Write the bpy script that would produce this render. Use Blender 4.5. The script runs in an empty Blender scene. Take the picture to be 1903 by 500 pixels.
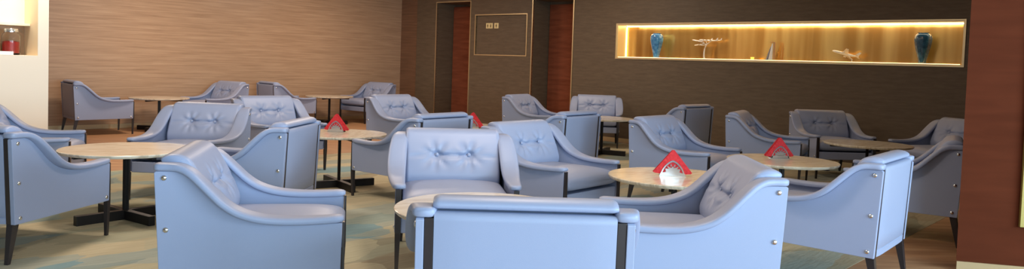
import bpy, bmesh, math, random
from mathutils import Vector, Matrix
random.seed(4)
C = bpy.context.scene.collection
PI = math.pi
R_ = math.radians

# ------------------------------------------------------------------ materials
def srgb(r, g, b):
    f = lambda c: c/12.92 if c <= .04045 else ((c+.055)/1.055)**2.4
    return (f(r), f(g), f(b), 1)

def mat(name, col, rough=.5, metal=0, coat=0, spec=.5, emit=None, estr=0, trans=0, ior=1.45):
    m = bpy.data.materials.new(name); m.use_nodes = True
    b = m.node_tree.nodes['Principled BSDF']
    b.inputs['Base Color'].default_value = col
    b.inputs['Roughness'].default_value = rough
    b.inputs['Metallic'].default_value = metal
    b.inputs['Coat Weight'].default_value = coat
    b.inputs['Coat Roughness'].default_value = .15
    b.inputs['Specular IOR Level'].default_value = spec
    b.inputs['Transmission Weight'].default_value = trans
    b.inputs['IOR'].default_value = ior
    if emit:
        b.inputs['Emission Color'].default_value = emit
        b.inputs['Emission Strength'].default_value = estr
    return m

class NT:
    def __init__(s, m): s.t = m.node_tree; s.b = s.t.nodes['Principled BSDF']
    def n(s, typ, **kw):
        o = s.t.nodes.new(typ)
        for k, v in kw.items():
            if k in o.inputs.keys(): o.inputs[k].default_value = v
            else: setattr(o, k, v)
        return o
    def l(s, a, b): s.t.links.new(a, b)
    def coord(s, scale=(1, 1, 1), rot=(0, 0, 0), kind='Object'):
        tc = s.n('ShaderNodeTexCoord'); mp = s.n('ShaderNodeMapping')
        mp.inputs['Scale'].default_value = scale; mp.inputs['Rotation'].default_value = rot
        s.l(tc.outputs[kind], mp.inputs['Vector']); return mp.outputs['Vector']
    def ramp(s, fac, stops, interp='LINEAR'):
        r = s.n('ShaderNodeValToRGB'); r.color_ramp.interpolation = interp
        e = r.color_ramp.elements
        while len(e) < len(stops): e.new(.5)
        for i, (p, c) in enumerate(stops): e[i].position = p; e[i].color = c
        s.l(fac, r.inputs['Fac']); return r.outputs['Color']
    def bump(s, fac, strength=.3, dist=.01):
        b = s.n('ShaderNodeBump'); b.inputs['Strength'].default_value = strength
        b.inputs['Distance'].default_value = dist
        s.l(fac, b.inputs['Height']); s.l(b.outputs['Normal'], s.b.inputs['Normal'])

# armchair vinyl: smooth grey-blue with a faint grain
M_vinyl = mat('blue_vinyl', srgb(.59, .63, .745), .42, spec=.5)
q = NT(M_vinyl); v = q.coord((1, 1, 1))
no = q.n('ShaderNodeTexNoise', Scale=420.0, Detail=2.0); q.l(v, no.inputs['Vector']); q.bump(no.outputs['Fac'], .12, .002)
M_darkwood = mat('dark_wood', srgb(.17, .15, .16), .32, coat=.25)
M_chrome = mat('chrome', srgb(.88, .88, .88), .16, 1)
M_blackmetal = mat('black_metal', srgb(.13, .115, .11), .45, .4)

# table top: pale veined oak
M_table = mat('pale_oak', srgb(.8, .75, .66), .22, coat=.3)
q = NT(M_table); v = q.coord((2.2, 17, 2))
n1 = q.n('ShaderNodeTexNoise', Scale=1.6, Detail=5.0, Roughness=.6, Distortion=1.3); q.l(v, n1.inputs['Vector'])
q.l(q.ramp(n1.outputs['Fac'], [(.25, srgb(.70, .63, .54)), (.42, srgb(.80, .75, .67)), (.52, srgb(.87, .83, .76)), (.75, srgb(.91, .88, .82))]), q.b.inputs['Base Color'])
M_rim = mat('pale_rim', srgb(.80, .76, .69), .3)

# left wall: horizontal grained walnut-oak veneer
M_wood = mat('wall_veneer', srgb(.6, .45, .33), .33, coat=.15)
q = NT(M_wood); v = q.coord((.55, 1, 17))
n1 = q.n('ShaderNodeTexNoise', Scale=2.2, Detail=7.0, Roughness=.62, Distortion=.35); q.l(v, n1.inputs['Vector'])
q.l(q.ramp(n1.outputs['Fac'], [(.28, srgb(.62, .49, .38)), (.45, srgb(.69, .555, .44)), (.58, srgb(.735, .60, .48)), (.78, srgb(.78, .65, .53))]), q.b.inputs['Base Color'])
# back wall: dark olive-brown woven covering
M_dark = mat('dark_wallcover', srgb(.33, .27, .21), .55)
q = NT(M_dark); v = q.coord((1.2, 1, 9))
n1 = q.n('ShaderNodeTexNoise', Scale=3.0, Detail=6.0, Roughness=.7); q.l(v, n1.inputs['Vector'])
q.l(q.ramp(n1.outputs['Fac'], [(.3, srgb(.37, .31, .25)), (.7, srgb(.45, .385, .31))]), q.b.inputs['Base Color'])
M_cornerwood = mat('corner_veneer', srgb(.50, .36, .26), .4)
q = NT(M_cornerwood); v = q.coord((.6, 1, 14))
n1 = q.n('ShaderNodeTexNoise', Scale=2.4, Detail=6.0); q.l(v, n1.inputs['Vector'])
q.l(q.ramp(n1.outputs['Fac'], [(.3, srgb(.42, .30, .22)), (.7, srgb(.53, .39, .29))]), q.b.inputs['Base Color'])
# red-brown stained wood
def redwood(name, a, b):
    m = mat(name, a, .8, spec=.06); q = NT(m); v = q.coord((1, 1, 8))
    n1 = q.n('ShaderNodeTexNoise', Scale=2.0, Detail=6.0, Distortion=.4); q.l(v, n1.inputs['Vector'])
    q.l(q.ramp(n1.outputs['Fac'], [(.3, a), (.7, b)]), q.b.inputs['Base Color']); return m
M_red = redwood('mahogany_panel', srgb(.30, .14, .08), srgb(.335, .16, .095))
M_reddoor = redwood('mahogany_door', srgb(.45, .25, .18), srgb(.55, .32, .23))
M_cream = mat('cream_plaster', srgb(.93, .87, .80), .7)
M_creamwarm = mat('cream_inside', srgb(.93, .85, .73), .7)
M_brass = mat('brass_trim', srgb(.90, .82, .66), .36, .9)
M_brasspanel = mat('reflection_streak_brass', srgb(.82, .62, .34), .17, .72)
q = NT(M_brasspanel); v = q.coord((4.5, 1, .3))
n1 = q.n('ShaderNodeTexNoise', Scale=1.3, Detail=2.0); q.l(v, n1.inputs['Vector']); q.bump(n1.outputs['Fac'], .12, .03)
q.l(q.ramp(n1.outputs['Fac'], [(.35, srgb(.80, .60, .32)), (.65, srgb(.95, .78, .48))]), q.b.inputs['Base Color'])  # vertical colour streaks stand in for gold bars reflected in the brass
M_ceiling = mat('ceiling_paint', srgb(.8, .76, .7), .8)
M_led = mat('led_strip', (1, 1, 1, 1), .5, emit=srgb(1, .88, .62), estr=10)
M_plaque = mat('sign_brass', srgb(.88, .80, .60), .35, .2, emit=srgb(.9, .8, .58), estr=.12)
M_ink = mat('sign_ink', srgb(.42, .34, .16), .5)
M_blueglaze = mat('blue_glaze', srgb(.2, .42, .62), .1, coat=.6)
q = NT(M_blueglaze); v = q.coord((3, 3, 3))
n1 = q.n('ShaderNodeTexNoise', Scale=6.0, Detail=5.0, Distortion=.8); q.l(v, n1.inputs['Vector'])
q.l(q.ramp(n1.outputs['Fac'], [(.3, srgb(.16, .38, .62)), (.55, srgb(.32, .60, .82)), (.75, srgb(.55, .75, .84))]), q.b.inputs['Base Color'])
M_darkglaze = mat('dark_blue_glaze', srgb(.15, .25, .34), .1, coat=.6)
q = NT(M_darkglaze); v = q.coord((3, 3, 3))
n1 = q.n('ShaderNodeTexNoise', Scale=6.0, Detail=5.0, Distortion=.8); q.l(v, n1.inputs['Vector'])
q.l(q.ramp(n1.outputs['Fac'], [(.3, srgb(.12, .25, .37)), (.6, srgb(.23, .43, .56)), (.8, srgb(.38, .55, .62))]), q.b.inputs['Base Color'])
M_silver = mat('polished_silver', srgb(.93, .93, .93), .25, .35)
M_pinkwood = mat('pale_frame_wood', srgb(.72, .56, .42), .5)
M_napkin = mat('red_paper', srgb(.80, .16, .19), .75)
q = NT(M_napkin); v = q.coord((60, 60, 60))
n1 = q.n('ShaderNodeTexNoise', Scale=1.0, Detail=3.0); q.l(v, n1.inputs['Vector'])
q.l(q.ramp(n1.outputs['Fac'], [(.3, srgb(.74, .12, .16)), (.7, srgb(.86, .22, .25))]), q.b.inputs['Base Color'])
M_steel = mat('holder_steel', srgb(.93, .94, .95), .2, .95)
M_whitecer = mat('white_ceramic', srgb(.95, .94, .92), .25)
M_greyknob = mat('grey_metal', srgb(.55, .55, .58), .3, .8)
M_glass = mat('clear_glass', (1, 1, 1, 1), .03, trans=1, ior=1.3)
M_preserve = mat('red_preserve', srgb(.66, .13, .10), .35)
M_yellow = mat('pale_yellow_board', srgb(.86, .82, .58), .5)
M_olive = mat('olive_gold_frame', srgb(.62, .55, .30), .4, .3)
M_plinth = mat('pale_plinth', srgb(.66, .56, .42), .6, spec=.2)

# brown wooden floor
M_floor = mat('floor_boards', srgb(.5, .36, .24), .5, coat=.05)
q = NT(M_floor); v = q.coord((1.2, 9, 1), (0, 0, -R_(48)))
n1 = q.n('ShaderNodeTexNoise', Scale=1.6, Detail=6.0, Distortion=.3); q.l(v, n1.inputs['Vector'])
q.l(q.ramp(n1.outputs['Fac'], [(.3, srgb(.60, .44, .31)), (.5, srgb(.68, .51, .37)), (.75, srgb(.76, .61, .46))]), q.b.inputs['Base Color'])
# carpet: overlapping brushed patches of beige, taupe, sage and teal
M_carpet = mat('patterned_carpet', srgb(.6, .56, .46), .95, spec=.1)
q = NT(M_carpet)
def patch(rot, scale, stretch, seed):
    v = q.coord((scale, scale*stretch, 1), (0, 0, R_(rot)))
    w = q.n('ShaderNodeTexNoise', Scale=2.5, Detail=3.0); q.l(v, w.inputs['Vector'])
    mx = q.n('ShaderNodeVectorMath', operation='MULTIPLY_ADD'); q.l(w.outputs['Color'], mx.inputs[0])
    mx.inputs[1].default_value = (.35, .35, 0); q.l(v, mx.inputs[2])
    ad = q.n('ShaderNodeVectorMath', operation='ADD'); q.l(mx.outputs[0], ad.inputs[0]); ad.inputs[1].default_value = (seed, seed*1.7, 0)
    vo = q.n('ShaderNodeTexVoronoi', Scale=1.0); vo.inputs['Randomness'].default_value = .9
    q.l(ad.outputs[0], vo.inputs['Vector'])
    se = q.n('ShaderNodeSeparateColor'); q.l(vo.outputs['Color'], se.inputs['Color']); return se.outputs['Red'], se.outputs['Green']
a1, a2 = patch(-28, 1.3, 2.2, 3.3); b1, b2 = patch(24, 1.0, 2.6, 9.1)
cA = q.ramp(a1, [(0, srgb(.76, .72, .61)), (.24, srgb(.66, .64, .55)), (.42, srgb(.80, .75, .63)), (.58, srgb(.58, .54, .46)), (.74, srgb(.56, .65, .66)), (.86, srgb(.71, .70, .61))], 'CONSTANT')
cB = q.ramp(b1, [(0, srgb(.75, .71, .60)), (.36, srgb(.50, .63, .67)), (.47, srgb(.62, .57, .48)), (.66, srgb(.79, .75, .64)), (.85, srgb(.65, .66, .58))], 'CONSTANT')
mx = q.n('ShaderNodeMix', data_type='RGBA'); mx.inputs[0].default_value = .5
q.l(cA, mx.inputs[6]); q.l(cB, mx.inputs[7])
v = q.coord((2, 26, 1), (0, 0, R_(-28))); n1 = q.n('ShaderNodeTexNoise', Scale=2.0, Detail=6.0); q.l(v, n1.inputs['Vector'])
m2 = q.n('ShaderNodeMix', data_type='RGBA', blend_type='MULTIPLY'); m2.inputs[0].default_value = .45
q.l(mx.outputs[2], m2.inputs[6]); q.l(q.ramp(n1.outputs['Fac'], [(.3, (.72, .7, .67, 1)), (.6, (1, 1, 1, 1))]), m2.inputs[7])
q.l(m2.outputs[2], q.b.inputs['Base Color'])
n2 = q.n('ShaderNodeTexNoise', Scale=300.0); q.bump(n2.outputs['Fac'], .5, .004)

# ------------------------------------------------------------------ mesh helpers
def finish(bm, name, m, parent=None, smooth=False, bevel=0, angle=40):
    bmesh.ops.recalc_face_normals(bm, faces=bm.faces)
    me = bpy.data.meshes.new(name); bm.to_mesh(me); bm.free()
    if m: me.materials.append(m)
    o = bpy.data.objects.new(name, me); C.objects.link(o)
    if parent: o.parent = parent
    if smooth:
        me.polygons.foreach_set('use_smooth', [True]*len(me.polygons))
        me.set_sharp_from_angle(angle=R_(angle))
    if bevel:
        md = o.modifiers.new('bevel', 'BEVEL'); md.width = bevel; md.segments = 2; md.limit_method = 'ANGLE'
    return o

def box(bm, x0, x1, y0, y1, z0, z1, M=None):
    vs = [bm.verts.new((x, y, z)) for x in (x0, x1) for y in (y0, y1) for z in (z0, z1)]
    for f in ((0, 1, 3, 2), (4, 6, 7, 5), (0, 4, 5, 1), (2, 3, 7, 6), (0, 2, 6, 4), (1, 5, 7, 3)):
        bm.faces.new([vs[i] for i in f])
    if M: bmesh.ops.transform(bm, matrix=M, verts=vs)
    return vs

def hexa(bm, bot, top):
    a = [bm.verts.new(p) for p in bot]; b = [bm.verts.new(p) for p in top]
    bm.faces.new(a[::-1]); bm.faces.new(b)
    for i in range(4): bm.faces.new([a[i], a[(i+1) % 4], b[(i+1) % 4], b[i]])

def lathe(bm, prof, n=32, M=None):
    rings = []; nv = []
    for r, z in prof:
        ring = [bm.verts.new((r*math.cos(2*PI*i/n), r*math.sin(2*PI*i/n), z)) for i in range(n)]
        rings.append(ring); nv += ring
    for a, b in zip(rings, rings[1:]):
        for i in range(n): bm.faces.new([a[i], a[(i+1) % n], b[(i+1) % n], b[i]])
    bm.faces.new(rings[0][::-1]); bm.faces.new(rings[-1])
    if M: bmesh.ops.transform(bm, matrix=M, verts=nv)

def loft(bm, secs, closed=True):
    rings = [[bm.verts.new(p) for p in s] for s in secs]
    n = len(rings[0])
    for a, b in zip(rings, rings[1:]):
        for i in range(n if closed else n-1): bm.faces.new([a[i], a[(i+1) % n], b[(i+1) % n], b[i]])
    if closed:
        bm.faces.new(rings[0][::-1]); bm.faces.new(rings[-1])

def tube(bm, pts, r, n=10):
    pts = [Vector(p) for p in pts]; secs = []
    rr = r if isinstance(r, (list, tuple)) else [r]*len(pts)
    up = Vector((0.03, 0.02, 1))
    for i, p in enumerate(pts):
        t = (pts[min(i+1, len(pts)-1)]-pts[max(i-1, 0)]).normalized()
        a = t.cross(up if abs(t.z) < .95 else Vector((1, 0, 0))).normalized(); b = t.cross(a)
        secs.append([p+(a*math.cos(2*PI*k/n)+b*math.sin(2*PI*k/n))*rr[i] for k in range(n)])
    loft(bm, secs)

def catmull(P, m, closed=False):
    out = []; n = len(P)
    seg = n if closed else n-1
    for i in range(seg):
        g = lambda k: P[k % n] if closed else P[max(0, min(n-1, k))]
        p0, p1, p2, p3 = g(i-1), g(i), g(i+1), g(i+2)
        for j in range(m):
            t = j/m
            out.append(tuple(.5*((2*b)+(-a+c)*t+(2*a-5*b+4*c-d)*t*t+(-a+3*b-3*c+d)*t**3) for a, b, c, d in zip(p0, p1, p2, p3)))
    if not closed: out.append(tuple(P[-1]))
    return out

def thing(name, label, cat, loc=(0, 0, 0), rz=0, group=None):
    o = bpy.data.objects.new(name, None); C.objects.link(o); o.empty_display_size = .1
    o.location = loc; o.rotation_euler = (0, 0, rz); o['label'] = label; o['category'] = cat
    if group: o['group'] = group
    return o
def tag(o, label, cat, group=None):
    o['label'] = label; o['category'] = cat
    if group: o['group'] = group
    return o
def struct(o): o['kind'] = 'structure'; return o
def dup(root, loc, rz, label):
    r = root.copy(); C.objects.link(r); r.location = loc; r.rotation_euler = (0, 0, rz); r['label'] = label
    for ch in list(root.children):
        c = ch.copy(); C.objects.link(c); c.parent = r
        for g in ch.children:
            d = g.copy(); C.objects.link(d); d.parent = c
    return r

# ------------------------------------------------------------------ armchair
HW = .367            # half width over the side panels
TOP = catmull([(-.425, .724), (-.36, .724), (-.318, .720), (-.280, .700), (-.238, .662), (-.19, .614), (-.14, .567),
               (-.08, .528), (0, .500), (.09, .486), (.2, .482), (.31, .485), (.392, .490)], 5)
def make_armchair():
    t = thing('armchair', '', 'armchair', group='blue vinyl lounge armchairs')
    for s in (1, -1):
        # flat side panel
        bm = bmesh.new()
        prof = [(u, z) for u, z in TOP if u > -.423 and u < .388]
        prof = [(-.397, .2266)] + [(.372, .2372), (.380, .24), (.384, .485)] + prof[::-1] + [(-.424, .718)]
        for a, b in ((s*(HW-.028), s*HW),):
            A = [bm.verts.new((u, a, z)) for u, z in prof]; B = [bm.verts.new((u, b, z)) for u, z in prof]
            bm.faces.new(A); bm.faces.new(B[::-1])
            for i in range(len(A)):
                j = (i+1) % len(A); bm.faces.new([A[j], A[i], B[i], B[j]])
        sp = finish(bm, 'side_panel', M_vinyl, t, bevel=.004)
        # chrome screws on the outside
        for u, z in ((-.382, .695), (-.372, .465), (-.362, .262), (.352, .265)):
            bm = bmesh.new()
            lathe(bm, [(.0125, 0), (.0125, .003), (.010, .0065), (.004, .0085)], 16,
                  Matrix.Translation((u, s*HW, z)) @ Matrix.Rotation(-s*PI/2, 4, 'X'))
            finish(bm, 'screw', M_chrome, sp, smooth=True)
        # padded armrest strip sweeping from the back top down to the arm
        bm = bmesh.new(); secs = []
        n = len(TOP)
        for i, (u, z) in enumerate(TOP):
            u1, z1 = TOP[min(i+1, n-1)]; u0, z0 = TOP[max(i-1, 0)]
            L = math.hypot(u1-u0, z1-z0); nx, nz = -(z1-z0)/L, (u1-u0)/L
            k = i/(n-1)
            w = .078 + .044*max(0, math.sin(PI*min(1, k*1.08)))**1.2; th = .036
            e = 1.0
            if i == 0: e = .72
            if i == 1: e = .93
            if i == n-1: e = .45
            if i == n-2: e = .78
            if i == n-3: e = .93
            vo = HW+.012+.050*math.sin(PI*k)**1.3; vi = vo-w; vm = (vo+vi)/2
            ring = []
            for a in range(16):
                ang = 2*PI*(a+.5)/16
                cx = math.copysign(abs(math.cos(ang))**.45, math.cos(ang)); sx = math.copysign(abs(math.sin(ang))**.6, math.sin(ang))
                vv = vm+cx*w/2*e; hh = th/2+sx*th/2*e
                ring.append((u+nx*hh, s*vv, z+nz*hh))
            secs.append(ring)
        # rounded nose and heel
        loft(bm, secs)
        finish(bm, 'armrest_pad', M_vinyl, t, smooth=True, angle=70)
        # rear corner post, dark
        bm = bmesh.new(); v0, v1 = sorted((s*(HW-.029), s*(HW-.060)))
        hexa(bm, [(-.396, v0, .228), (-.396, v1, .228), (-.366, v1, .228), (-.366, v0, .228)],
             [(-.420, v0, .724), (-.420, v1, .724), (-.388, v1, .724), (-.388, v0, .724)])
        finish(bm, 'corner_post', M_darkwood, t, bevel=.002)
        # front leg: a dark post up the panel's front edge, tapering to the floor
        bm = bmesh.new(); v0, v1 = sorted((s*(HW-.003), s*(HW-.036)))
        w0, w1 = sorted((s*(HW-.008), s*(HW-.028)))
        hexa(bm, [(.368, w0, 0), (.368, w1, 0), (.388, w1, 0), (.388, w0, 0)],
             [(.3705, v0, .235), (.3705, v1, .235), (.398, v1, .235), (.398, v0, .235)])
        hexa(bm, [(.3845, v0, .235), (.3845, v1, .235), (.398, v1, .235), (.398, v0, .235)],
             [(.3850, v0, .492), (.3850, v1, .492), (.396, v1, .492), (.396, v0, .492)])
        finish(bm, 'leg', M_darkwood, t, bevel=.0015)
        # rear leg, splayed backwards
        bm = bmesh.new(); v0, v1 = sorted((s*(HW-.018), s*(HW-.060)))
        w0, w1 = sorted((s*(HW-.022), s*(HW-.046)))
        hexa(bm, [(-.424, w0, 0), (-.424, w1, 0), (-.402, w1, 0), (-.402, w0, 0)],
             [(-.394, v0, .235), (-.394, v1, .235), (-.345, v1, .235), (-.345, v0, .235)])
        finish(bm, 'leg', M_darkwood, t, bevel=.0015)
    # back panel with a lower seam
    bm = bmesh.new(); B = HW-.061
    def uf(z): return -.396-(z-.228)*.052
    secs = []
    for k in range(13):
        f = -1+2*k/12; vv = f*B; ed = .006*(abs(f)**8)
        loop = []
        for z in (.228, .262, .266, .270, .35, .5, .65, .715, .734, .744): loop.append((uf(z)-.006+ed+(.005 if z == .266 else 0)+(.010 if z > .74 else 0), vv, z))
        for z in (.744, .70, .5, .3, .228): loop.append((uf(z)+.042, vv, z))
        secs.append(loop)
    loft(bm, secs)
    finish(bm, 'back_panel', M_vinyl, t, smooth=True, angle=50)
    # tufted back cushion rolled over the top of the back
    P = catmull([(-.205, .425), (-.165, .445), (-.155, .50), (-.175, .56), (-.200, .62), (-.232, .68), (-.262, .73), (-.292, .772),
                 (-.335, .791), (-.380, .790), (-.410, .775), (-.408, .756), (-.375, .748), (-.352, .738), (-.346, .70), (-.338, .62), (-.325, .52), (-.30, .44), (-.25, .425)], 5, True)
    cx = sum(p[0] for p in P)/len(P); WC = .312
    bm = bmesh.new(); secs = []; NV = 64
    for k in range(NV+1):
        f = -1+2*k/NV
        vv = WC*math.sin(f*PI/2*.94)/math.sin(PI/2*.94); ff = abs(vv)/WC
        sh = 1-.16*max(0, (ff-.93)/.07)**2
        loop = []
        for i, (u, z) in enumerate(P):
            uc = -.255-(z-.42)*.32
            uu = uc+(u-uc)*sh; zz = z if z < .7 else .765+(z-.765)*(1-.3*max(0, (ff-.93)/.07)**2)
            front = i < 36 and z < .775
            if front:
                d = .010*(1-ff**3)*math.sin(PI*min(1, max(0, (z-.42)/.36)))
                for v0 in (-.107, .107):
                    du, dz = vv-v0, z-.622; r = math.hypot(du, dz*1.15); an = math.atan2(dz, du)
                    d -= .034*math.exp(-(r/.028)**2)+.018*math.exp(-(r/.08)**2)
                    d += .0085*math.sin(an*7+v0*20)*math.exp(-((r-.062)/.042)**2)
                d -= .016*math.exp(-((z-.617-.006*math.cos(vv*29))/.010)**2)*(1-ff**6)
                uu += d
                zz -= d*.3
            loop.append((uu, vv, zz))
        secs.append(loop)
    loft(bm, secs)
    bc = finish(bm, 'back_cushion', M_vinyl, t, smooth=True, angle=75)
    for v0 in (-.107, .107):
        bm = bmesh.new(); lathe(bm, [(.004, -.005), (.011, -.001), (.011, .003), (.005, .007)], 14,
                                Matrix.Translation((-.226, v0, .628)) @ Matrix.Rotation(PI/2-.35, 4, 'Y'))
        finish(bm, 'button', M_vinyl, bc, smooth=True)
    # seat cushion
    bm = bmesh.new(); secs = []
    U0, U1, NS = -.30, .392, 40
    for k in range(NS+1):
        f = -1+2*k/NS; u = (U0+U1)/2+(U1-U0)/2*math.sin(f*PI/2)
        e = (1-abs(math.sin(f*PI/2))**7)**.28 if abs(f) < 1 else 0
        e = max(e, .22)
        loop = []
        for a in range(48):
            ang = 2*PI*a/48; c, s_ = math.cos(ang), math.sin(ang)
            X = math.copysign(abs(c)**.22, c); Z = math.copysign(abs(s_)**.42, s_)
            vv = .326*X*(.97+.03*e)
            zz = .392+Z*.062*e
            if Z > 0: zz += .024*(1-abs(X)**2.2)*(1-abs(math.sin(f*PI/2))**4)
            loop.append((u, vv, zz))
        secs.append(loop)
    loft(bm, secs)
    finish(bm, 'seat_cushion', M_vinyl, t, smooth=True, angle=75)
    # seat frame
    bm = bmesh.new(); box(bm, -.35, .376, -(HW-.037), HW-.037, .232, .322)
    finish(bm, 'seat_frame', M_vinyl, t, bevel=.006)
    return t

CH = [ # x, y, yaw deg, label
 (-3.11, 4.76, 80.2, 'blue armchair cut by the left photo edge, its back and two dark legs showing'),
 (-4.08, 6.37, 20, 'blue armchair by the cream wall, mostly hidden behind the leftmost near armchair'),
 (-6.22, 11.42, 43, 'small distant blue armchair by the wooden wall, farthest left in the far row'),
 (-2.82, 6.69, -92.7, 'blue armchair facing the camera behind the round table at the left'),
 (-1.21, 3.74, 11.8, 'large near blue armchair left of centre, side-on and facing right'),
 (-5.01, 12.75, -123, 'distant blue armchair facing left, right of the first far table by the wooden wall'),
 (-2.57, 8.42, -44.3, 'light blue armchair facing right, left of the striped table with a red napkin'),
 (-1.92, 5.53, 176.1, 'blue armchair facing left, just behind the large side-on armchair left of centre'),
 (-4.07, 13.75, 42.1, 'distant blue armchair by the wooden wall facing right, left of the farthest table'),
 (-2.88, 15.13, -126.3, 'farthest blue armchair, in the corner where the wooden wall meets the dark wall'),
 (-1.33, 9.84, -39.5, 'light blue armchair just left of the first doorway, curved arm toward the camera'),
 (-0.91, 6.94, 144.3, 'blue armchair seen from behind, a red napkin peeking over its back corner'),
 (-0.35, 4.83, -82.2, 'blue tufted armchair at the centre facing the camera, behind the nearest table'),
 (0.33, 5.89, -40.4, 'light blue armchair right of centre facing right, its plump seat cushion front showing'),
 (0.05, 2.93, 91.5, 'nearest armchair, its plain light blue back filling the bottom centre of the photo'),
 (0.88, 3.86, 177, 'large near blue armchair facing left with grey tufted back and two bright chrome screws'),
 (1.97, 4.73, 140.5, 'bright blue armchair at the right with sunlit white-blue back and dark splayed rear legs'),
 (0.40, 11.44, -29.4, 'grey-blue armchair before the second doorway, facing right with a sloping arm'),
 (0.39, 7.96, 143.7, 'blue armchair seen from behind with a shaded lower back, in front of the second doorway'),
 (1.35, 12.11, -97.2, 'grey-blue armchair against the dark wall facing the camera, just left of the lit display niche'),
 (1.67, 7.17, -39.5, 'light blue armchair behind the table with the steel fretwork napkin holder'),
 (2.21, 10.44, 134.6, 'dark grey-blue armchair turned away toward the dark wall, under the lit niche'),
 (2.95, 8.65, -27.7, 'shaded grey armchair side-on facing right, behind the table with the red napkin at right'),
 (4.00, 9.46, -86.9, 'shaded grey tufted armchair facing the camera, against the dark wall under the model airliner'),
 (4.89, 8.63, -164.3, 'shaded grey armchair facing left beyond the empty tan table, cut by the reddish pillar'),
 (3.135, 6.056, 150, 'dark grey side-on armchair just behind the sunlit right armchair, cut by the reddish pillar'),
]
chair0 = make_armchair()
for i, (x, y, a, lab) in enumerate(CH):
    if i == 0:
        chair0.location = (x, y, 0); chair0.rotation_euler = (0, 0, R_(a)); chair0['label'] = lab
    else:
        dup(chair0, (x, y, 0), R_(a), lab)

# ------------------------------------------------------------------ tables
TR, TZ = .447, .524
def make_table():
    t = thing('round_table', '', 'table', group='round lounge tables')
    bm = bmesh.new(); lathe(bm, [(TR-.012, TZ-.024), (TR-.003, TZ-.016), (TR, TZ-.008), (TR, TZ-.003), (TR-.004, TZ)], 96)
    finish(bm, 'tabletop', M_table, t, smooth=True, angle=30)
    bm = bmesh.new()
    box(bm, -.022, .022, -.006, .006, .05, TZ-.045); box(bm, -.007, .007, -.014, .014, .05, TZ-.045)
    finish(bm, 'column', M_blackmetal, t, bevel=.002)
    for k in range(2):
        M = Matrix.Rotation(PI/4+k*PI/2, 4, 'Z')
        e = .0008*k
        bm = bmesh.new(); box(bm, -.36, .36, -.025+e, .025-e, .001, .070-e, M); finish(bm, 'base_bar', M_blackmetal, t, bevel=.003)
        bm = bmesh.new(); box(bm, -.38, .38, -.016, .016, TZ-.050+e, TZ-.0245, M); finish(bm, 'top_bracket', M_blackmetal, t, bevel=.002)
    return t
TB = [
 (-2.84, 5.60, 10, 'pale round table at the left beside the cut-off armchair, empty top and dark cross base'),
 (-5.62, 12.10, 40, 'distant round table by the wooden wall, between the two leftmost far armchairs'),
 (-3.47, 14.44, 40, 'farthest round table by the wooden wall, near the corner'),
 (-1.65, 7.32, 79, 'striped pale round table with a red napkin, left of the doorways'),
 (-0.12, 3.77, 20, 'nearest pale round table, mostly hidden behind the bottom centre armchair back'),
 (1.12, 5.12, 30, 'pale round table carrying the bright steel fretwork napkin holder, right of centre'),
 (2.27, 6.31, 5, 'tan round table with a red napkin in front of the shaded side-on grey armchair'),
 (1.30, 10.85, 20, 'small distant round table before the dark wall, left of the lit niche'),
 (3.84, 8.15, 35, 'tan round table with nothing on it, farthest right between shaded grey armchairs'),
 (-0.42, 8.62, 15, 'round table almost hidden behind the central armchairs, with a red napkin at its edge'),
]
tab0 = make_table()
for i, (x, y, a, lab) in enumerate(TB):
    if i == 0: tab0.location = (x, y, 0); tab0.rotation_euler = (0, 0, R_(a)); tab0['label'] = lab
    else: dup(tab0, (x, y, 0), R_(a), lab)

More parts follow.
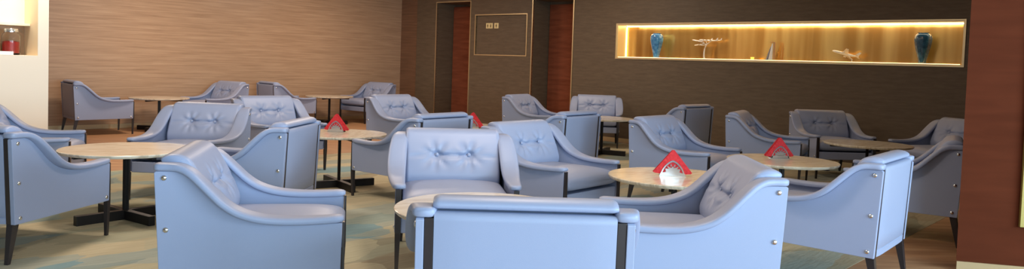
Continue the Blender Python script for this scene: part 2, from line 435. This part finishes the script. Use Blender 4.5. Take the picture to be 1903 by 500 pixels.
# ------------------------------------------------------------------ napkin holders
def arch(r, z, n=14):  # pointed arch half outline
    return [(r*(k/n)**.9*(1+.16*math.sin(PI*k/n)), z*(1-(k/n)**1.55)) for k in range(n+1)]
def make_holder():
    t = thing('napkin_holder', '', 'napkin holder', group='steel napkin holders with red napkins')
    bm = bmesh.new(); box(bm, -.088, .088, -.024, .024, 0, .005); finish(bm, 'base_plate', M_steel, t, bevel=.001)
    for s in (1, -1):
        bm = bmesh.new(); y0, y1 = s*.019, s*.0225
        def plate(poly):
            A = [bm.verts.new((x, y0, z)) for x, z in poly]; B = [bm.verts.new((x, y1, z)) for x, z in poly]
            bm.faces.new(A); bm.faces.new(B[::-1])
            for i in range(len(A)):
                j = (i+1) % len(A); bm.faces.new([A[j], A[i], B[i], B[j]])
        o = arch(.082, .104); i_ = arch(.073, .092)
        for sx in (1, -1):
            for k in range(len(o)-1):
                plate([(sx*o[k][0], o[k][1]+.004), (sx*o[k+1][0], o[k+1][1]+.004), (sx*i_[k+1][0], i_[k+1][1]+.004), (sx*i_[k][0], i_[k][1]+.004)])
        plate([(-.086, .004), (.086, .004), (.08, .022), (.03, .03), (0, .026), (-.03, .03), (-.08, .022)])
        for d in (-62, -38, -14, 14, 38, 62):       # fretwork leaves fanning out
            a = R_(d); L0, L1 = .046, .066+.006*math.cos(a); w = .0045
            ca, sa = math.sin(a), math.cos(a)
            P = [(L0, 0), ((L0+L1)/2, w), (L1, 0), ((L0+L1)/2, -w)]
            plate([(p*ca*.86+q_*sa, .012+p*sa*1.05-q_*ca) for p, q_ in P])
        lot = [(-.050, .030), (-.040, .040), (-.052, .052), (-.030, .050), (-.024, .062), (-.010, .056), (0, .070), (.010, .056), (.024, .062), (.030, .050), (.052, .052), (.040, .040), (.050, .030), (0, .024)]
        plate(lot)
        finish(bm, 'fretwork_side', M_steel, t)
    # folded napkins, several sheets, corner up
    bm = bmesh.new()
    for k in range(7):
        y0 = -.0165+k*.0047; j = (k % 3-1)*.004; h = .172+(k*7 % 5)*.0012; a = .124+(k*5 % 4)*.0015
        poly = [(-a+j, .026), (-a*.93+j, .0185), (0+j, .0065), (a*.93+j, .0185), (a+j, .026), (j+.004, h), (j-.004, h)]
        A = [bm.verts.new((x, y0, z)) for x, z in poly]; B = [bm.verts.new((x, y0+.0036, z)) for x, z in poly]
        bm.faces.new(A); bm.faces.new(B[::-1])
        for i in range(len(A)):
            q_ = (i+1) % len(A); bm.faces.new([A[q_], A[i], B[i], B[q_]])
    finish(bm, 'napkins', M_napkin, t)
    return t
HD = [
 (1.105, 5.13, -8, 'steel fretwork holder with red napkins catching bright light, on the table right of centre'),
 (-1.71, 7.44, -14, 'holder with a red napkin folded to a peak, on the striped table at left'),
 (2.28, 6.42, 10, 'holder with red napkins on the tan table near the shaded grey armchair'),
 (-0.42, 8.36, -20, 'red napkin in a white holder half hidden behind the back corner of a central armchair'),
]
h0 = make_holder()
for i, (x, y, a, lab) in enumerate(HD):
    if i == 0: h0.location = (x, y, TZ); h0.rotation_euler = (0, 0, R_(a)); h0['label'] = lab
    else: dup(h0, (x, y, TZ), R_(a), lab)

# ------------------------------------------------------------------ the room
A_ = R_(-42); NB = Vector((-math.sin(A_), math.cos(A_), 0)); TBk = Vector((math.cos(A_), math.sin(A_), 0))
OB = 10.66
def wmat(t, n, off):   # local x along the wall, y into the wall, z up
    m = Matrix((( t.x, n.x, 0, n.x*off), (t.y, n.y, 0, n.y*off), (0, 0, 1, 0), (0, 0, 0, 1))); return m
WB = wmat(TBk, NB, OB)
A2 = R_(48); N2 = Vector((-math.sin(A2), math.cos(A2), 0)); T2 = Vector((math.cos(A2), math.sin(A2), 0))
WL = wmat(T2, N2, 12.9)
WC_ = wmat(T2, N2, 8.99)
CEIL = 2.95
def place(o, M): o.matrix_world = M; return o

# back wall with openings: (s0, s1, z0, z1, depth)
holes = [(-11.76, -10.78, 0, 2.46, .5), (-9.14, -8.21, 0, 2.44, .5), (-7.27, -2.16, 1.413, 1.970, .29), (-10.62, -9.29, 1.42, 2.18, .03)]
bm = bmesh.new()
S = sorted({-12.39, 7.0} | {h[0] for h in holes} | {h[1] for h in holes}); Z = sorted({0, CEIL} | {h[2] for h in holes} | {h[3] for h in holes})
def hole_at(s, z): return any(h[0] < s < h[1] and h[2] < z < h[3] for h in holes)
gv = {}
def V(i, j, y=0):
    k = (round(i, 4), round(j, 4), round(y, 4))
    if k not in gv: gv[k] = bm.verts.new((i, y, j))
    return gv[k]
for a, b in zip(S, S[1:]):
    for c, d in zip(Z, Z[1:]):
        if not hole_at((a+b)/2, (c+d)/2): bm.faces.new([V(a, c), V(b, c), V(b, d), V(a, d)])
def reveal(bm, h, back=True):
    a, b, c, d, w = h
    q_ = lambda s, z, y: bm.verts.new((s, y, z))
    bm.faces.new([q_(a, c, 0), q_(a, d, 0), q_(a, d, w), q_(a, c, w)])
    bm.faces.new([q_(b, c, 0), q_(b, d, 0), q_(b, d, w), q_(b, c, w)])
    bm.faces.new([q_(a, d, 0), q_(b, d, 0), q_(b, d, w), q_(a, d, w)])
    bm.faces.new([q_(a, c, 0), q_(b, c, 0), q_(b, c, w), q_(a, c, w)])
    if back: bm.faces.new([q_(a, c, w), q_(b, c, w), q_(b, d, w), q_(a, d, w)])
for h in (holes[0], holes[1], holes[3]): reveal(bm, h, True)
me = bpy.data.meshes.new('wall_back'); bm.to_mesh(me); bm.free(); me.materials.append(M_dark)
wb = bpy.data.objects.new('wall_back', me); C.objects.link(wb); place(wb, WB); struct(wb)
# veneer strip between the corner and the dark covering
bm = bmesh.new(); box(bm, -12.925, -12.395, 0, .1, 0, CEIL); struct(place(finish(bm, 'wall_corner', M_cornerwood), WB))
bm = bmesh.new(); box(bm, -12.398, -12.386, -.004, .02, 0, CEIL); struct(place(finish(bm, 'trim_1', M_cornerwood), WB))
# wood wall and brass skirting
bm = bmesh.new(); box(bm, -4.0, 10.66, 0, .12, 0, CEIL); struct(place(finish(bm, 'wall_left', M_wood), WL))
bm = bmesh.new(); box(bm, -4.0, 10.65, -.012, -.001, 0.001, .07); struct(place(finish(bm, 'baseboard_left', M_brass), WL))
bm = bmesh.new()
for a, b in ((-12.9, -11.79), (-10.75, -9.17), (-8.18, 7)): box(bm, a, b, -.012, -.001, .001, .07)
struct(place(finish(bm, 'baseboard_back', M_brass), WB))
# doors at the back of their recesses
for k, h in enumerate(holes[:2]):
    bm = bmesh.new(); box(bm, h[0]+.02, h[1]-.02, h[4]-.045, h[4]-.002, .005, h[3]-.05)
    d = struct(place(finish(bm, 'door_%d' % (k+1), M_reddoor, bevel=.003), WB))
    bm = bmesh.new(); z0 = 1.02
    tube(bm, [(h[1]-.11, h[4]-.045, z0-.12), (h[1]-.11, h[4]-.085, z0-.10), (h[1]-.11, h[4]-.085, z0+.10), (h[1]-.11, h[4]-.045, z0+.12)], .008)
    o = finish(bm, 'door_handle', M_brass, d, smooth=True)
    # brass frame round the opening
    bm = bmesh.new(); f = .02
    box(bm, h[0]-f, h[0], -.012, .03, .002, h[3]+f); box(bm, h[1], h[1]+f, -.012, .03, .002, h[3]+f); box(bm, h[0], h[1], -.012, .03, h[3], h[3]+f)
    struct(place(finish(bm, 'trim_%d' % (k+2), M_brass), WB))
# framed sign recess
h = holes[3]; bm = bmesh.new(); f = .02
box(bm, h[0]-f, h[0], -.012, .03, h[2]-f, h[3]+f); box(bm, h[1], h[1]+f, -.012, .03, h[2]-f, h[3]+f)
box(bm, h[0], h[1], -.012, .03, h[3], h[3]+f); box(bm, h[0], h[1], -.012, .03, h[2]-f, h[2])
struct(place(finish(bm, 'trim_4', M_brass), WB))

# washroom signs
def figure(bm, x, z, h, skirt=False):
    y0, y1 = -.003, .0
    def pl(P):
        A = [bm.verts.new((a, y0, b)) for a, b in P]; B = [bm.verts.new((a, y1, b)) for a, b in P]
        bm.faces.new(A); bm.faces.new(B[::-1])
        for i in range(len(A)): j = (i+1) % len(A); bm.faces.new([A[j], A[i], B[i], B[j]])
    r = h*.11
    pl([(x+r*math.cos(2*PI*k/12), z+h*.88+r*math.sin(2*PI*k/12)) for k in range(12)])
    if skirt: pl([(x-h*.10, z+h*.74), (x+h*.10, z+h*.74), (x+h*.25, z+h*.3), (x-h*.25, z+h*.3)])
    else: pl([(x-h*.20, z+h*.74), (x+h*.20, z+h*.74), (x+h*.20, z+h*.38), (x+h*.12, z+h*.38), (x+h*.12, z+h*.34), (x-h*.12, z+h*.34), (x-h*.12, z+h*.38), (x-h*.20, z+h*.38)])
    pl([(x-h*.10, z), (x-h*.02, z), (x-h*.02, z+h*.36), (x-h*.10, z+h*.36)]); pl([(x+h*.02, z), (x+h*.10, z), (x+h*.10, z+h*.36), (x+h*.02, z+h*.36)])
def sign(s0, s1, z0, z1, figs, lab):
    t = thing('washroom_sign', lab, 'sign'); t.matrix_world = WB @ Matrix.Translation(((s0+s1)/2, .03, z0))
    w = s1-s0
    bm = bmesh.new(); box(bm, -w/2, w/2, -.012, -.0005, 0, z1-z0); finish(bm, 'plate', M_plaque, t, bevel=.002)
    for fx, sk in figs:
        bm = bmesh.new(); figure(bm, fx*w, .018, z1-z0-.036, sk)
        o = finish(bm, 'pictogram', M_ink, t); o.location = (0, -.0125, 0)
sign(-10.36, -10.185, 1.925, 2.03, [(-.23, False), (.23, True)], 'pale brass sign with two small figures in the framed panel between the doorways')
sign(-10.14, -10.03, 1.925, 2.03, [(0, False)], 'narrower pale brass sign with one figure, right of the two-figure sign')
t = thing('door_sign', 'plate standing in for a dim sign reflection on the reddish door inside the second doorway', 'sign')  # plate in dull colour imitates a brass sign mirrored in the door
t.matrix_world = WB @ Matrix.Translation((-8.36, .455, 1.97))
bm = bmesh.new(); box(bm, -.07, .07, -.010, -.001, -.05, .05); finish(bm, 'plate', mat('dim_reflection', srgb(.55, .42, .24), .4, .5), t, bevel=.002)
bm = bmesh.new(); figure(bm, 0, -.035, .07); o = finish(bm, 'pictogram', M_ink, t); o.location = (0, -.0105, 0)

# lit display niche: brass lining + frame + LED strips
h = holes[2]; a, b, c, d, w = h
bm = bmesh.new(); e = .012
box(bm, a+e, b-e, w-e, w, c+e, d-e)
struct(place(finish(bm, 'trim_5', M_brasspanel), WB))
bm = bmesh.new()
box(bm, a, a+e, 0, w, c, d); box(bm, b-e, b, 0, w, c, d); box(bm, a+e, b-e, 0, w, c, c+e); box(bm, a+e, b-e, 0, w, d-e, d)
struct(place(finish(bm, 'trim_6', mat('champagne_lining', srgb(.93, .84, .66), .35, .5)), WB))
bm = bmesh.new(); f = .018
box(bm, a-f, a, -.014, .02, c-f, d+f); box(bm, b, b+f, -.014, .02, c-f, d+f); box(bm, a, b, -.014, .02, d, d+f); box(bm, a, b, -.014, .02, c-f, c)
struct(place(finish(bm, 'trim_7', M_brass), WB))
LS = thing('light_strip', 'warm glowing light strip along the top edge of the display niche', 'light')
LS.matrix_world = WB @ Matrix.Translation((0, 0, 0))
bm = bmesh.new(); box(bm, a+.03, b-.03, w-.05, w-.022, d-e-.016, d-e-.001); finish(bm, 'diffuser', M_led, LS)
LS2 = thing('light_strip', 'thin warm light strip along the bottom edge of the display niche', 'light'); LS2.matrix_world = WB.copy()
M_led2 = mat('led_strip_dim', (1, 1, 1, 1), .5, emit=srgb(1, .86, .58), estr=3)
bm = bmesh.new(); box(bm, a+.03, b-.03, .003, .013, c+e+.001, c+e+.008); finish(bm, 'diffuser', M_led2, LS2)
LS3 = thing('light_strip', 'upright warm light strip in the left end of the display niche', 'light'); LS3.matrix_world = WB.copy()
bm = bmesh.new(); box(bm, a+e+.001, a+e+.012, w-.045, w-.02, c+e+.02, d-e-.02); finish(bm, 'diffuser', M_led2, LS3)
NZ = c+e+.0005

# vases
def vase(s, y, H, Rm, m, lab):
    t = thing('vase', lab, 'vase'); t.matrix_world = WB @ Matrix.Translation((s, y, NZ))
    bm = bmesh.new()
    pr = [(.42, 0), (.44, .02), (.49, .12), (.64, .30), (.81, .48), (.95, .66), (1.0, .78), (.97, .87), (.86, .94), (.68, .972), (.62, .98), (.64, .992), (.66, 1.0), (.58, 1.0), (.52, .975), (.50, .93)]
    lathe(bm, [(r*Rm, z*H) for r, z in catmull(pr, 3)], 40)
    finish(bm, 'body', m, t, smooth=True, angle=50)
vase(-6.56, .095, .40, .105, M_blueglaze, 'bright blue glazed vase at the left end of the lit niche')
vase(-2.64, .11, .40, .105, M_darkglaze, 'dark teal-blue glazed vase at the right end of the lit niche')

# small aeroplane mesh: nose along +x
def plane_mesh(bm, L, M):
    n0 = len(bm.verts); bm.verts.ensure_lookup_table()
    tb = bmesh.new()
    secs = []
    for k, (x, r) in enumerate([(.50, .004), (.48, .022), (.43, .042), (.30, .052), (0, .054), (-.25, .046), (-.42, .022), (-.50, .006)]):
        secs.append([(x*L, r*L*math.cos(2*PI*i/12), r*L*math.sin(2*PI*i/12)+(.02*L if x < -.3 else 0)) for i in range(12)])
    loft(tb, secs)
    for s in (1, -1):
        def wing(P, th):
            A = [tb.verts.new((x*L, s*y*L, z*L-th*L/2)) for x, y, z in P]; B = [tb.verts.new((x*L, s*y*L, z*L+th*L/2)) for x, y, z in P]
            tb.faces.new(A); tb.faces.new(B[::-1])
            for i in range(len(A)): j = (i+1) % len(A); tb.faces.new([A[j], A[i], B[i], B[j]])
        wing([(.12, .03, -.01), (-.12, .03, -.01), (-.20, .44, .03), (-.10, .44, .03)], .014)
        wing([(-.36, .01, .02), (-.47, .01, .02), (-.50, .17, .03), (-.44, .17, .03)], .010)
        tb2 = [(x*L, (s*.17)*L, -.045*L) for x in (0,)]
        lathe(tb, [(.012*L, -.06*L), (.024*L, -.045*L), (.022*L, .04*L)], 10, Matrix.Translation((.04*L, s*.17*L, -.035*L)) @ Matrix.Rotation(PI/2, 4, 'Y'))
    A = [(-.34, 0, .04), (-.48, 0, .04), (-.53, 0, .20), (-.46, 0, .20)]
    P = [tb.verts.new((x*L, -.005*L, z*L)) for x, _, z in A]; Q = [tb.verts.new((x*L, .005*L, z*L)) for x, _, z in A]
    tb.faces.new(P); tb.faces.new(Q[::-1])
    for i in range(4): j = (i+1) % 4; tb.faces.new([P[j], P[i], Q[i], Q[j]])
    bmesh.ops.transform(tb, matrix=M, verts=tb.verts)
    me = bpy.data.meshes.new('tmp'); tb.to_mesh(me); tb.free(); bm.from_mesh(me); bpy.data.meshes.remove(me)

t = thing('flying_planes_sculpture', 'silver sculpture of small planes on a curved stem, near the left of the lit niche', 'ornament')
t.matrix_world = WB @ Matrix.Translation((-5.72, .13, NZ))
bm = bmesh.new(); lathe(bm, [(.055, 0), (.055, .008), (.02, .014), (.012, .02)], 24); finish(bm, 'base', M_silver, t, smooth=True)
bm = bmesh.new(); tube(bm, catmull([(.0, 0, .012), (-.006, 0, .07), (-.004, 0, .13), (.012, 0, .19), (.035, 0, .225)], 5), [.013-.0003*k for k in range(21)]); finish(bm, 'stem', M_silver, t, smooth=True)
for k, (x, y, z, ry, L) in enumerate([(-.12, -.01, .285, -8, .19), (.0, .02, .295, -4, .20), (.11, -.01, .290, -2, .22), (.19, .02, .292, 5, .15), (-.095, .0, .225, 8, .17)]):
    bm = bmesh.new(); plane_mesh(bm, L, Matrix.Translation((x, y, z)) @ Matrix.Rotation(PI+R_(20*(k % 2)), 4, 'Z') @ Matrix.Rotation(R_(ry), 4, 'Y'))
    finish(bm, 'plane', M_silver, t, smooth=True, angle=35)
bm = bmesh.new()
tube(bm, catmull([(-.12, -.01, .278), (-.04, 0, .262), (.03, 0, .232), (.11, -.005, .28), (.19, .02, .29)], 5), .005, 8)
tube(bm, catmull([(-.095, 0, .222), (-.03, 0, .216), (.03, 0, .232), (.02, .015, .262), (0, .02, .29)], 5), .005, 8)
finish(bm, 'branch', M_silver, t, smooth=True)

t = thing('model_airliner', 'silver model airliner tilted nose-up to the left, right part of the lit niche', 'ornament')
t.matrix_world = WB @ Matrix.Translation((-3.62, .12, NZ))
bm = bmesh.new(); lathe(bm, [(.035, 0), (.035, .006), (.008, .01), (.007, .05)], 20, Matrix.Translation((.11, .0, 0))); finish(bm, 'stand', M_silver, t, smooth=True)
bm = bmesh.new(); plane_mesh(bm, .36, Matrix.Translation((.02, 0, .115)) @ Matrix.Rotation(PI, 4, 'Z') @ Matrix.Rotation(R_(-14), 4, 'Y') @ Matrix.Rotation(R_(26), 4, 'X'))
finish(bm, 'aircraft', M_silver, t, smooth=True, angle=35)
bm = bmesh.new(); tube(bm, [(.11, 0, .045), (.055, 0, .098)], .005, 8); finish(bm, 'arm', M_silver, t, smooth=True)

t = thing('award_trophy', 'pointed grey and silver award with a pale wooden frame, mid lit niche', 'trophy')
t.matrix_world = WB @ Matrix.Translation((-4.66, .13, NZ))
bm = bmesh.new(); box(bm, -.075, .075, -.035, .035, 0, .014); finish(bm, 'base', M_greyknob, t, bevel=.003)
bm = bmesh.new()
hexa(bm, [(-.03, -.012, .014), (.032, -.012, .014), (.032, .012, .014), (-.03, .012, .014)], [(.018, -.008, .245), (.034, -.008, .26), (.034, .008, .26), (.018, .008, .245)])
finish(bm, 'blade', M_silver, t, bevel=.003)
bm = bmesh.new()
hexa(bm, [(-.062, -.018, .014), (-.034, -.018, .014), (-.034, .018, .014), (-.062, .018, .014)], [(-.008, -.01, .185), (.008, -.01, .215), (.008, .01, .215), (-.008, .01, .185)])
finish(bm, 'wing', M_greyknob, t, bevel=.003)
bm = bmesh.new(); box(bm, .046, .066, -.012, .012, .014, .27); box(bm, .0, .046, -.010, .010, .264, .276); finish(bm, 'frame', M_pinkwood, t, bevel=.002)

t = thing('candle_cup', 'tiny glowing yellow cup just left of the award in the lit niche', 'candle holder')
t.matrix_world = WB @ Matrix.Translation((-4.93, .12, NZ))
bm = bmesh.new(); lathe(bm, [(.022, 0), (.026, .045), (.022, .046), (.019, .008)], 20); finish(bm, 'cup', mat('amber_glass', srgb(.95, .8, .4), .2, emit=srgb(1, .78, .3), estr=1.5), t, smooth=True)

# cream wall with its own niche (left foreground)
a, b, c, d, w = -1.2, 2.575, 1.165, 2.55, .45
bm = bmesh.new()
S0, S1 = -3.5, 2.675
gv.clear()
Sx = [S0, a, b, S1]; Zx = [0, c, d, CEIL]
holes_save = holes; holes = [(a, b, c, d, w)]
for p, q_ in zip(Sx, Sx[1:]):
    for r, s in zip(Zx, Zx[1:]):
        if not hole_at((p+q_)/2, (r+s)/2): bm.faces.new([V(p, r), V(q_, r), V(q_, s), V(p, s)])
holes = holes_save
q2 = lambda s, z, y: bm.verts.new((s, y, z))
bm.faces.new([q2(S1, 0, 0), q2(S1, CEIL, 0), q2(S1, CEIL, .62), q2(S1, 0, .62)])
bm.faces.new([q2(S0, 0, .62), q2(S1, 0, .62), q2(S1, CEIL, .62), q2(S0, CEIL, .62)])
me = bpy.data.meshes.new('wall_side'); bm.to_mesh(me); bm.free(); me.materials.append(M_cream)
ws = bpy.data.objects.new('wall_side', me); C.objects.link(ws); place(ws, WC_); struct(ws)
bm = bmesh.new(); reveal(bm, (a, b, c, d, w)); struct(place(finish(bm, 'trim_8', M_creamwarm), WC_))
sh = thing('wall_shelf', 'cream shelf across the niche in the cream wall at the left edge', 'shelf'); sh.matrix_world = WC_.copy()
bm = bmesh.new(); box(bm, a+.002, b-.002, w-.20, w-.002, 1.475, 1.50); finish(bm, 'board', M_creamwarm, sh, bevel=.002)
bm = bmesh.new(); box(bm, a+.004, b-.004, w-.012, w-.002, c+.002, 1.474); finish(bm, 'backing', mat('shelf_backing', srgb(.62, .48, .34), .5), sh)

def jar(s, y, H, Rr, fill, lab):
    t = thing('glass_jar', lab, 'jar'); t.matrix_world = WC_ @ Matrix.Translation((s, y, c+.001))
    bm = bmesh.new()
    lathe(bm, [(Rr*.85, 0), (Rr, .012), (Rr, H*.72), (Rr*.9, H*.80), (Rr*.72, H*.85), (Rr*.72, H*.9), (Rr*.67, H*.9), (Rr*.67, H*.85), (Rr*.84, H*.79), (Rr*.94, H*.71), (Rr*.94, .018), (Rr*.8, .010)], 32)
    finish(bm, 'glass_body', M_glass, t, smooth=True, angle=50)
    bm = bmesh.new(); lathe(bm, [(Rr*.85, .02), (Rr*.92, .024), (Rr*.92, H*fill), (Rr*.5, H*fill+.012), (.004, H*fill+.014)], 28); finish(bm, 'preserves', M_preserve, t, smooth=True)
    bm = bmesh.new(); lathe(bm, [(Rr*.76, H*.875), (Rr*.78, H*.88), (Rr*.78, H*.97), (Rr*.7, H), (.01, H)], 32); finish(bm, 'lid', M_steel, t, smooth=True)
jar(2.385, .20, .27, .085, .50, 'large clip-top glass jar of red preserves below the shelf in the cream wall')
jar(2.19, .24, .25, .08, .45, 'glass jar of red preserves cut by the left photo edge, below the shelf')
t = thing('serving_tray', 'white tray in front of the glass jars at the left edge', 'tray'); t.matrix_world = WC_ @ Matrix.Translation((2.22, .065, c+.001))
bm = bmesh.new(); box(bm, -.26, .14, -.05, .05, 0, .012); box(bm, -.26, .14, -.05, -.044, .012, .035); box(bm, -.26, .14, .044, .05, .012, .035); box(bm, .134, .14, -.044, .044, .012, .035)
finish(bm, 'body', M_whitecer, t, bevel=.002)
t = thing('white_canister', 'white canister with a round grey knob, on the shelf at the left edge', 'canister'); t.matrix_world = WC_ @ Matrix.Translation((2.17, w-.10, 1.5005))
bm = bmesh.new(); lathe(bm, [(.075, 0), (.08, .01), (.08, .26), (.07, .29), (.03, .30)], 32); finish(bm, 'body', M_whitecer, t, smooth=True)
bm = bmesh.new(); lathe(bm, [(.03, 0), (.034, .008), (.03, .018), (.012, .022)], 24, Matrix.Translation((.055, -.062, .105)) @ Matrix.Rotation(PI/2, 4, 'X') @ Matrix.Rotation(R_(35), 4, 'Y')); finish(bm, 'knob', M_greyknob, t, smooth=True)

# reddish pillar-wall on the right with its plinth and a pale board
AP = R_(-14); tp = Vector((math.cos(AP), math.sin(AP), 0)); npp = Vector((-math.sin(AP), math.cos(AP), 0))
P0 = Vector((2.925, 4.90, 0))
WP = Matrix(((tp.x, npp.x, 0, P0.x), (tp.y, npp.y, 0, P0.y), (0, 0, 1, 0), (0, 0, 0, 1)))
bm = bmesh.new(); hexa(bm, [(0, 0, 0), (6.4, 0, 0), (6.4, .34, 0), (.42, .34, 0)], [(0, 0, CEIL), (6.4, 0, CEIL), (6.4, .34, CEIL), (.42, .34, CEIL)]); struct(place(finish(bm, 'wall_right', M_red), WP))
bm = bmesh.new(); box(bm, 0, 6.4, -.014, -.001, .001, .065); struct(place(finish(bm, 'baseboard_right', M_plinth), WP))
t = thing('wall_board', 'pale yellow board in an olive-gold frame, cut by the right photo edge', 'picture'); t.matrix_world = WP @ Matrix.Translation((.778, -.002, .32))
BX0 = -.435
bm = bmesh.new(); W_, H_ = .87, 1.75
box(bm, -W_/2, -W_/2+.025, -.028, -.001, 0, H_); box(bm, W_/2-.025, W_/2, -.028, -.001, 0, H_); box(bm, -W_/2+.025, W_/2-.025, -.028, -.001, 0, .025); box(bm, -W_/2+.025, W_/2-.025, -.028, -.001, H_-.025, H_)
finish(bm, 'frame', M_olive, t, bevel=.002)
bm = bmesh.new(); box(bm, -W_/2+.026, W_/2-.026, -.018, -.001, .026, H_-.026); finish(bm, 'panel', M_yellow, t)

# floor, carpet, ceiling
bm = bmesh.new(); box(bm, -16, 16, -8, 22, -.08, -.0014); struct(finish(bm, 'floor', M_floor))
bm = bmesh.new(); box(bm, -9, 10.6, 1.62, 8.3, 0, .0013)
cp = finish(bm, 'carpet', M_carpet); cp.matrix_world = Matrix(((T2.x, N2.x, 0, 0), (T2.y, N2.y, 0, 0), (0, 0, 1, -.0013), (0, 0, 0, 1)))
tag(cp, 'broad patterned carpet in beige, taupe and teal patches under the armchairs', 'carpet')
bm = bmesh.new(); box(bm, -16, 16, -8, 22, CEIL, CEIL+.1); struct(finish(bm, 'ceiling', M_ceiling))

# ------------------------------------------------------------------ lights
def area(name, loc, tgt, sx, sy, power, col):
    l = bpy.data.lights.new(name, 'AREA'); l.shape = 'RECTANGLE'; l.size = sx; l.size_y = sy; l.energy = power; l.color = col
    o = bpy.data.objects.new(name, l); C.objects.link(o); o.location = loc
    o.rotation_euler = (Vector(tgt)-Vector(loc)).to_track_quat('-Z', 'Y').to_euler(); return o
area('window_daylight', (6.6, -0.6, 1.6), (1.0, 4.0, .7), 4.5, 2.1, 690, (.60, .84, 1.0))
area('window_daylight_rear', (2.9, -4.6, 1.7), (-.6, 5.0, .6), 5.5, 2.0, 490, (.58, .83, 1.0))
for x, y, p in ((-2.7, 5.3, 46), (0.1, 4.2, 40), (-1.5, 8.6, 42), (-4.8, 11.0, 60), (1.2, 7.0, 12), (3.2, 7.6, 7), (-2.6, 13.2, 55), (0.8, 11.4, 30)):
    area('ceiling_lamp', (x, y, CEIL-.03), (x, y+.0001, 0), .5, .5, p, (1, .81, .64))
_p = WB @ Vector((-4.72, .05, 1.945)); _q = WB @ Vector((-4.72, .2, 1.5))
_o = area('niche_fill', _p, _q, 4.9, .03, 5, (1, .86, .62));  # added fill light at the niche front, brightens the vases beyond the strips
_o.matrix_world = WB @ Matrix.Translation((-4.72, .04, 1.945)) @ Matrix.Rotation(R_(22), 4, 'X')
def spot(loc, tgt, power, size, blend=.6, col=(1, .85, .6), r=.05):
    l = bpy.data.lights.new('downlight', 'SPOT'); l.energy = power; l.spot_size = R_(size); l.spot_blend = blend; l.color = col; l.shadow_soft_size = r
    o = bpy.data.objects.new('downlight', l); C.objects.link(o); o.location = loc
    o.rotation_euler = (Vector(tgt)-Vector(loc)).to_track_quat('-Z', 'Y').to_euler()
p = WC_ @ Vector((2.35, -.35, CEIL-.05)); q_ = WC_ @ Vector((2.45, 0, 1.7)); spot(p, q_, 190, 75, .9, (1, .9, .74))
p = WC_ @ Vector((2.2, .12, 2.5)); q_ = WC_ @ Vector((2.45, .3, 1.2)); spot(p, q_, 9, 120, .8, (1, .84, .58))

w = bpy.data.worlds.new('world'); bpy.context.scene.world = w; w.use_nodes = True
bg = w.node_tree.nodes['Background']; bg.inputs['Color'].default_value = (.78, .82, .9, 1); bg.inputs['Strength'].default_value = .22

# ------------------------------------------------------------------ camera
f, cy, p, r, H = 1412.1, 179.84, .0425, .0340, 1.2426
Fv = Vector((0, math.cos(p), -math.sin(p))); U0 = Vector((0, math.sin(p), math.cos(p))); R0 = Vector((1, 0, 0))
Rv = R0*math.cos(r)+U0*math.sin(r); Uv = -R0*math.sin(r)+U0*math.cos(r)
cam = bpy.data.cameras.new('camera'); co = bpy.data.objects.new('camera', cam); C.objects.link(co)
co.matrix_world = Matrix(((Rv.x, Uv.x, -Fv.x, 0), (Rv.y, Uv.y, -Fv.y, 0), (Rv.z, Uv.z, -Fv.z, H), (0, 0, 0, 1)))
cam.sensor_width = 36; cam.sensor_fit = 'HORIZONTAL'; cam.lens = f/1903*36; cam.shift_y = -(250-cy)/1903; cam.clip_start = .05; cam.clip_end = 100
sc = bpy.context.scene; sc.camera = co
sc.view_settings.view_transform = 'Standard'; sc.view_settings.look = 'None'; sc.view_settings.gamma = 1
sc.view_settings.use_curve_mapping = False; sc.view_settings.exposure = 0
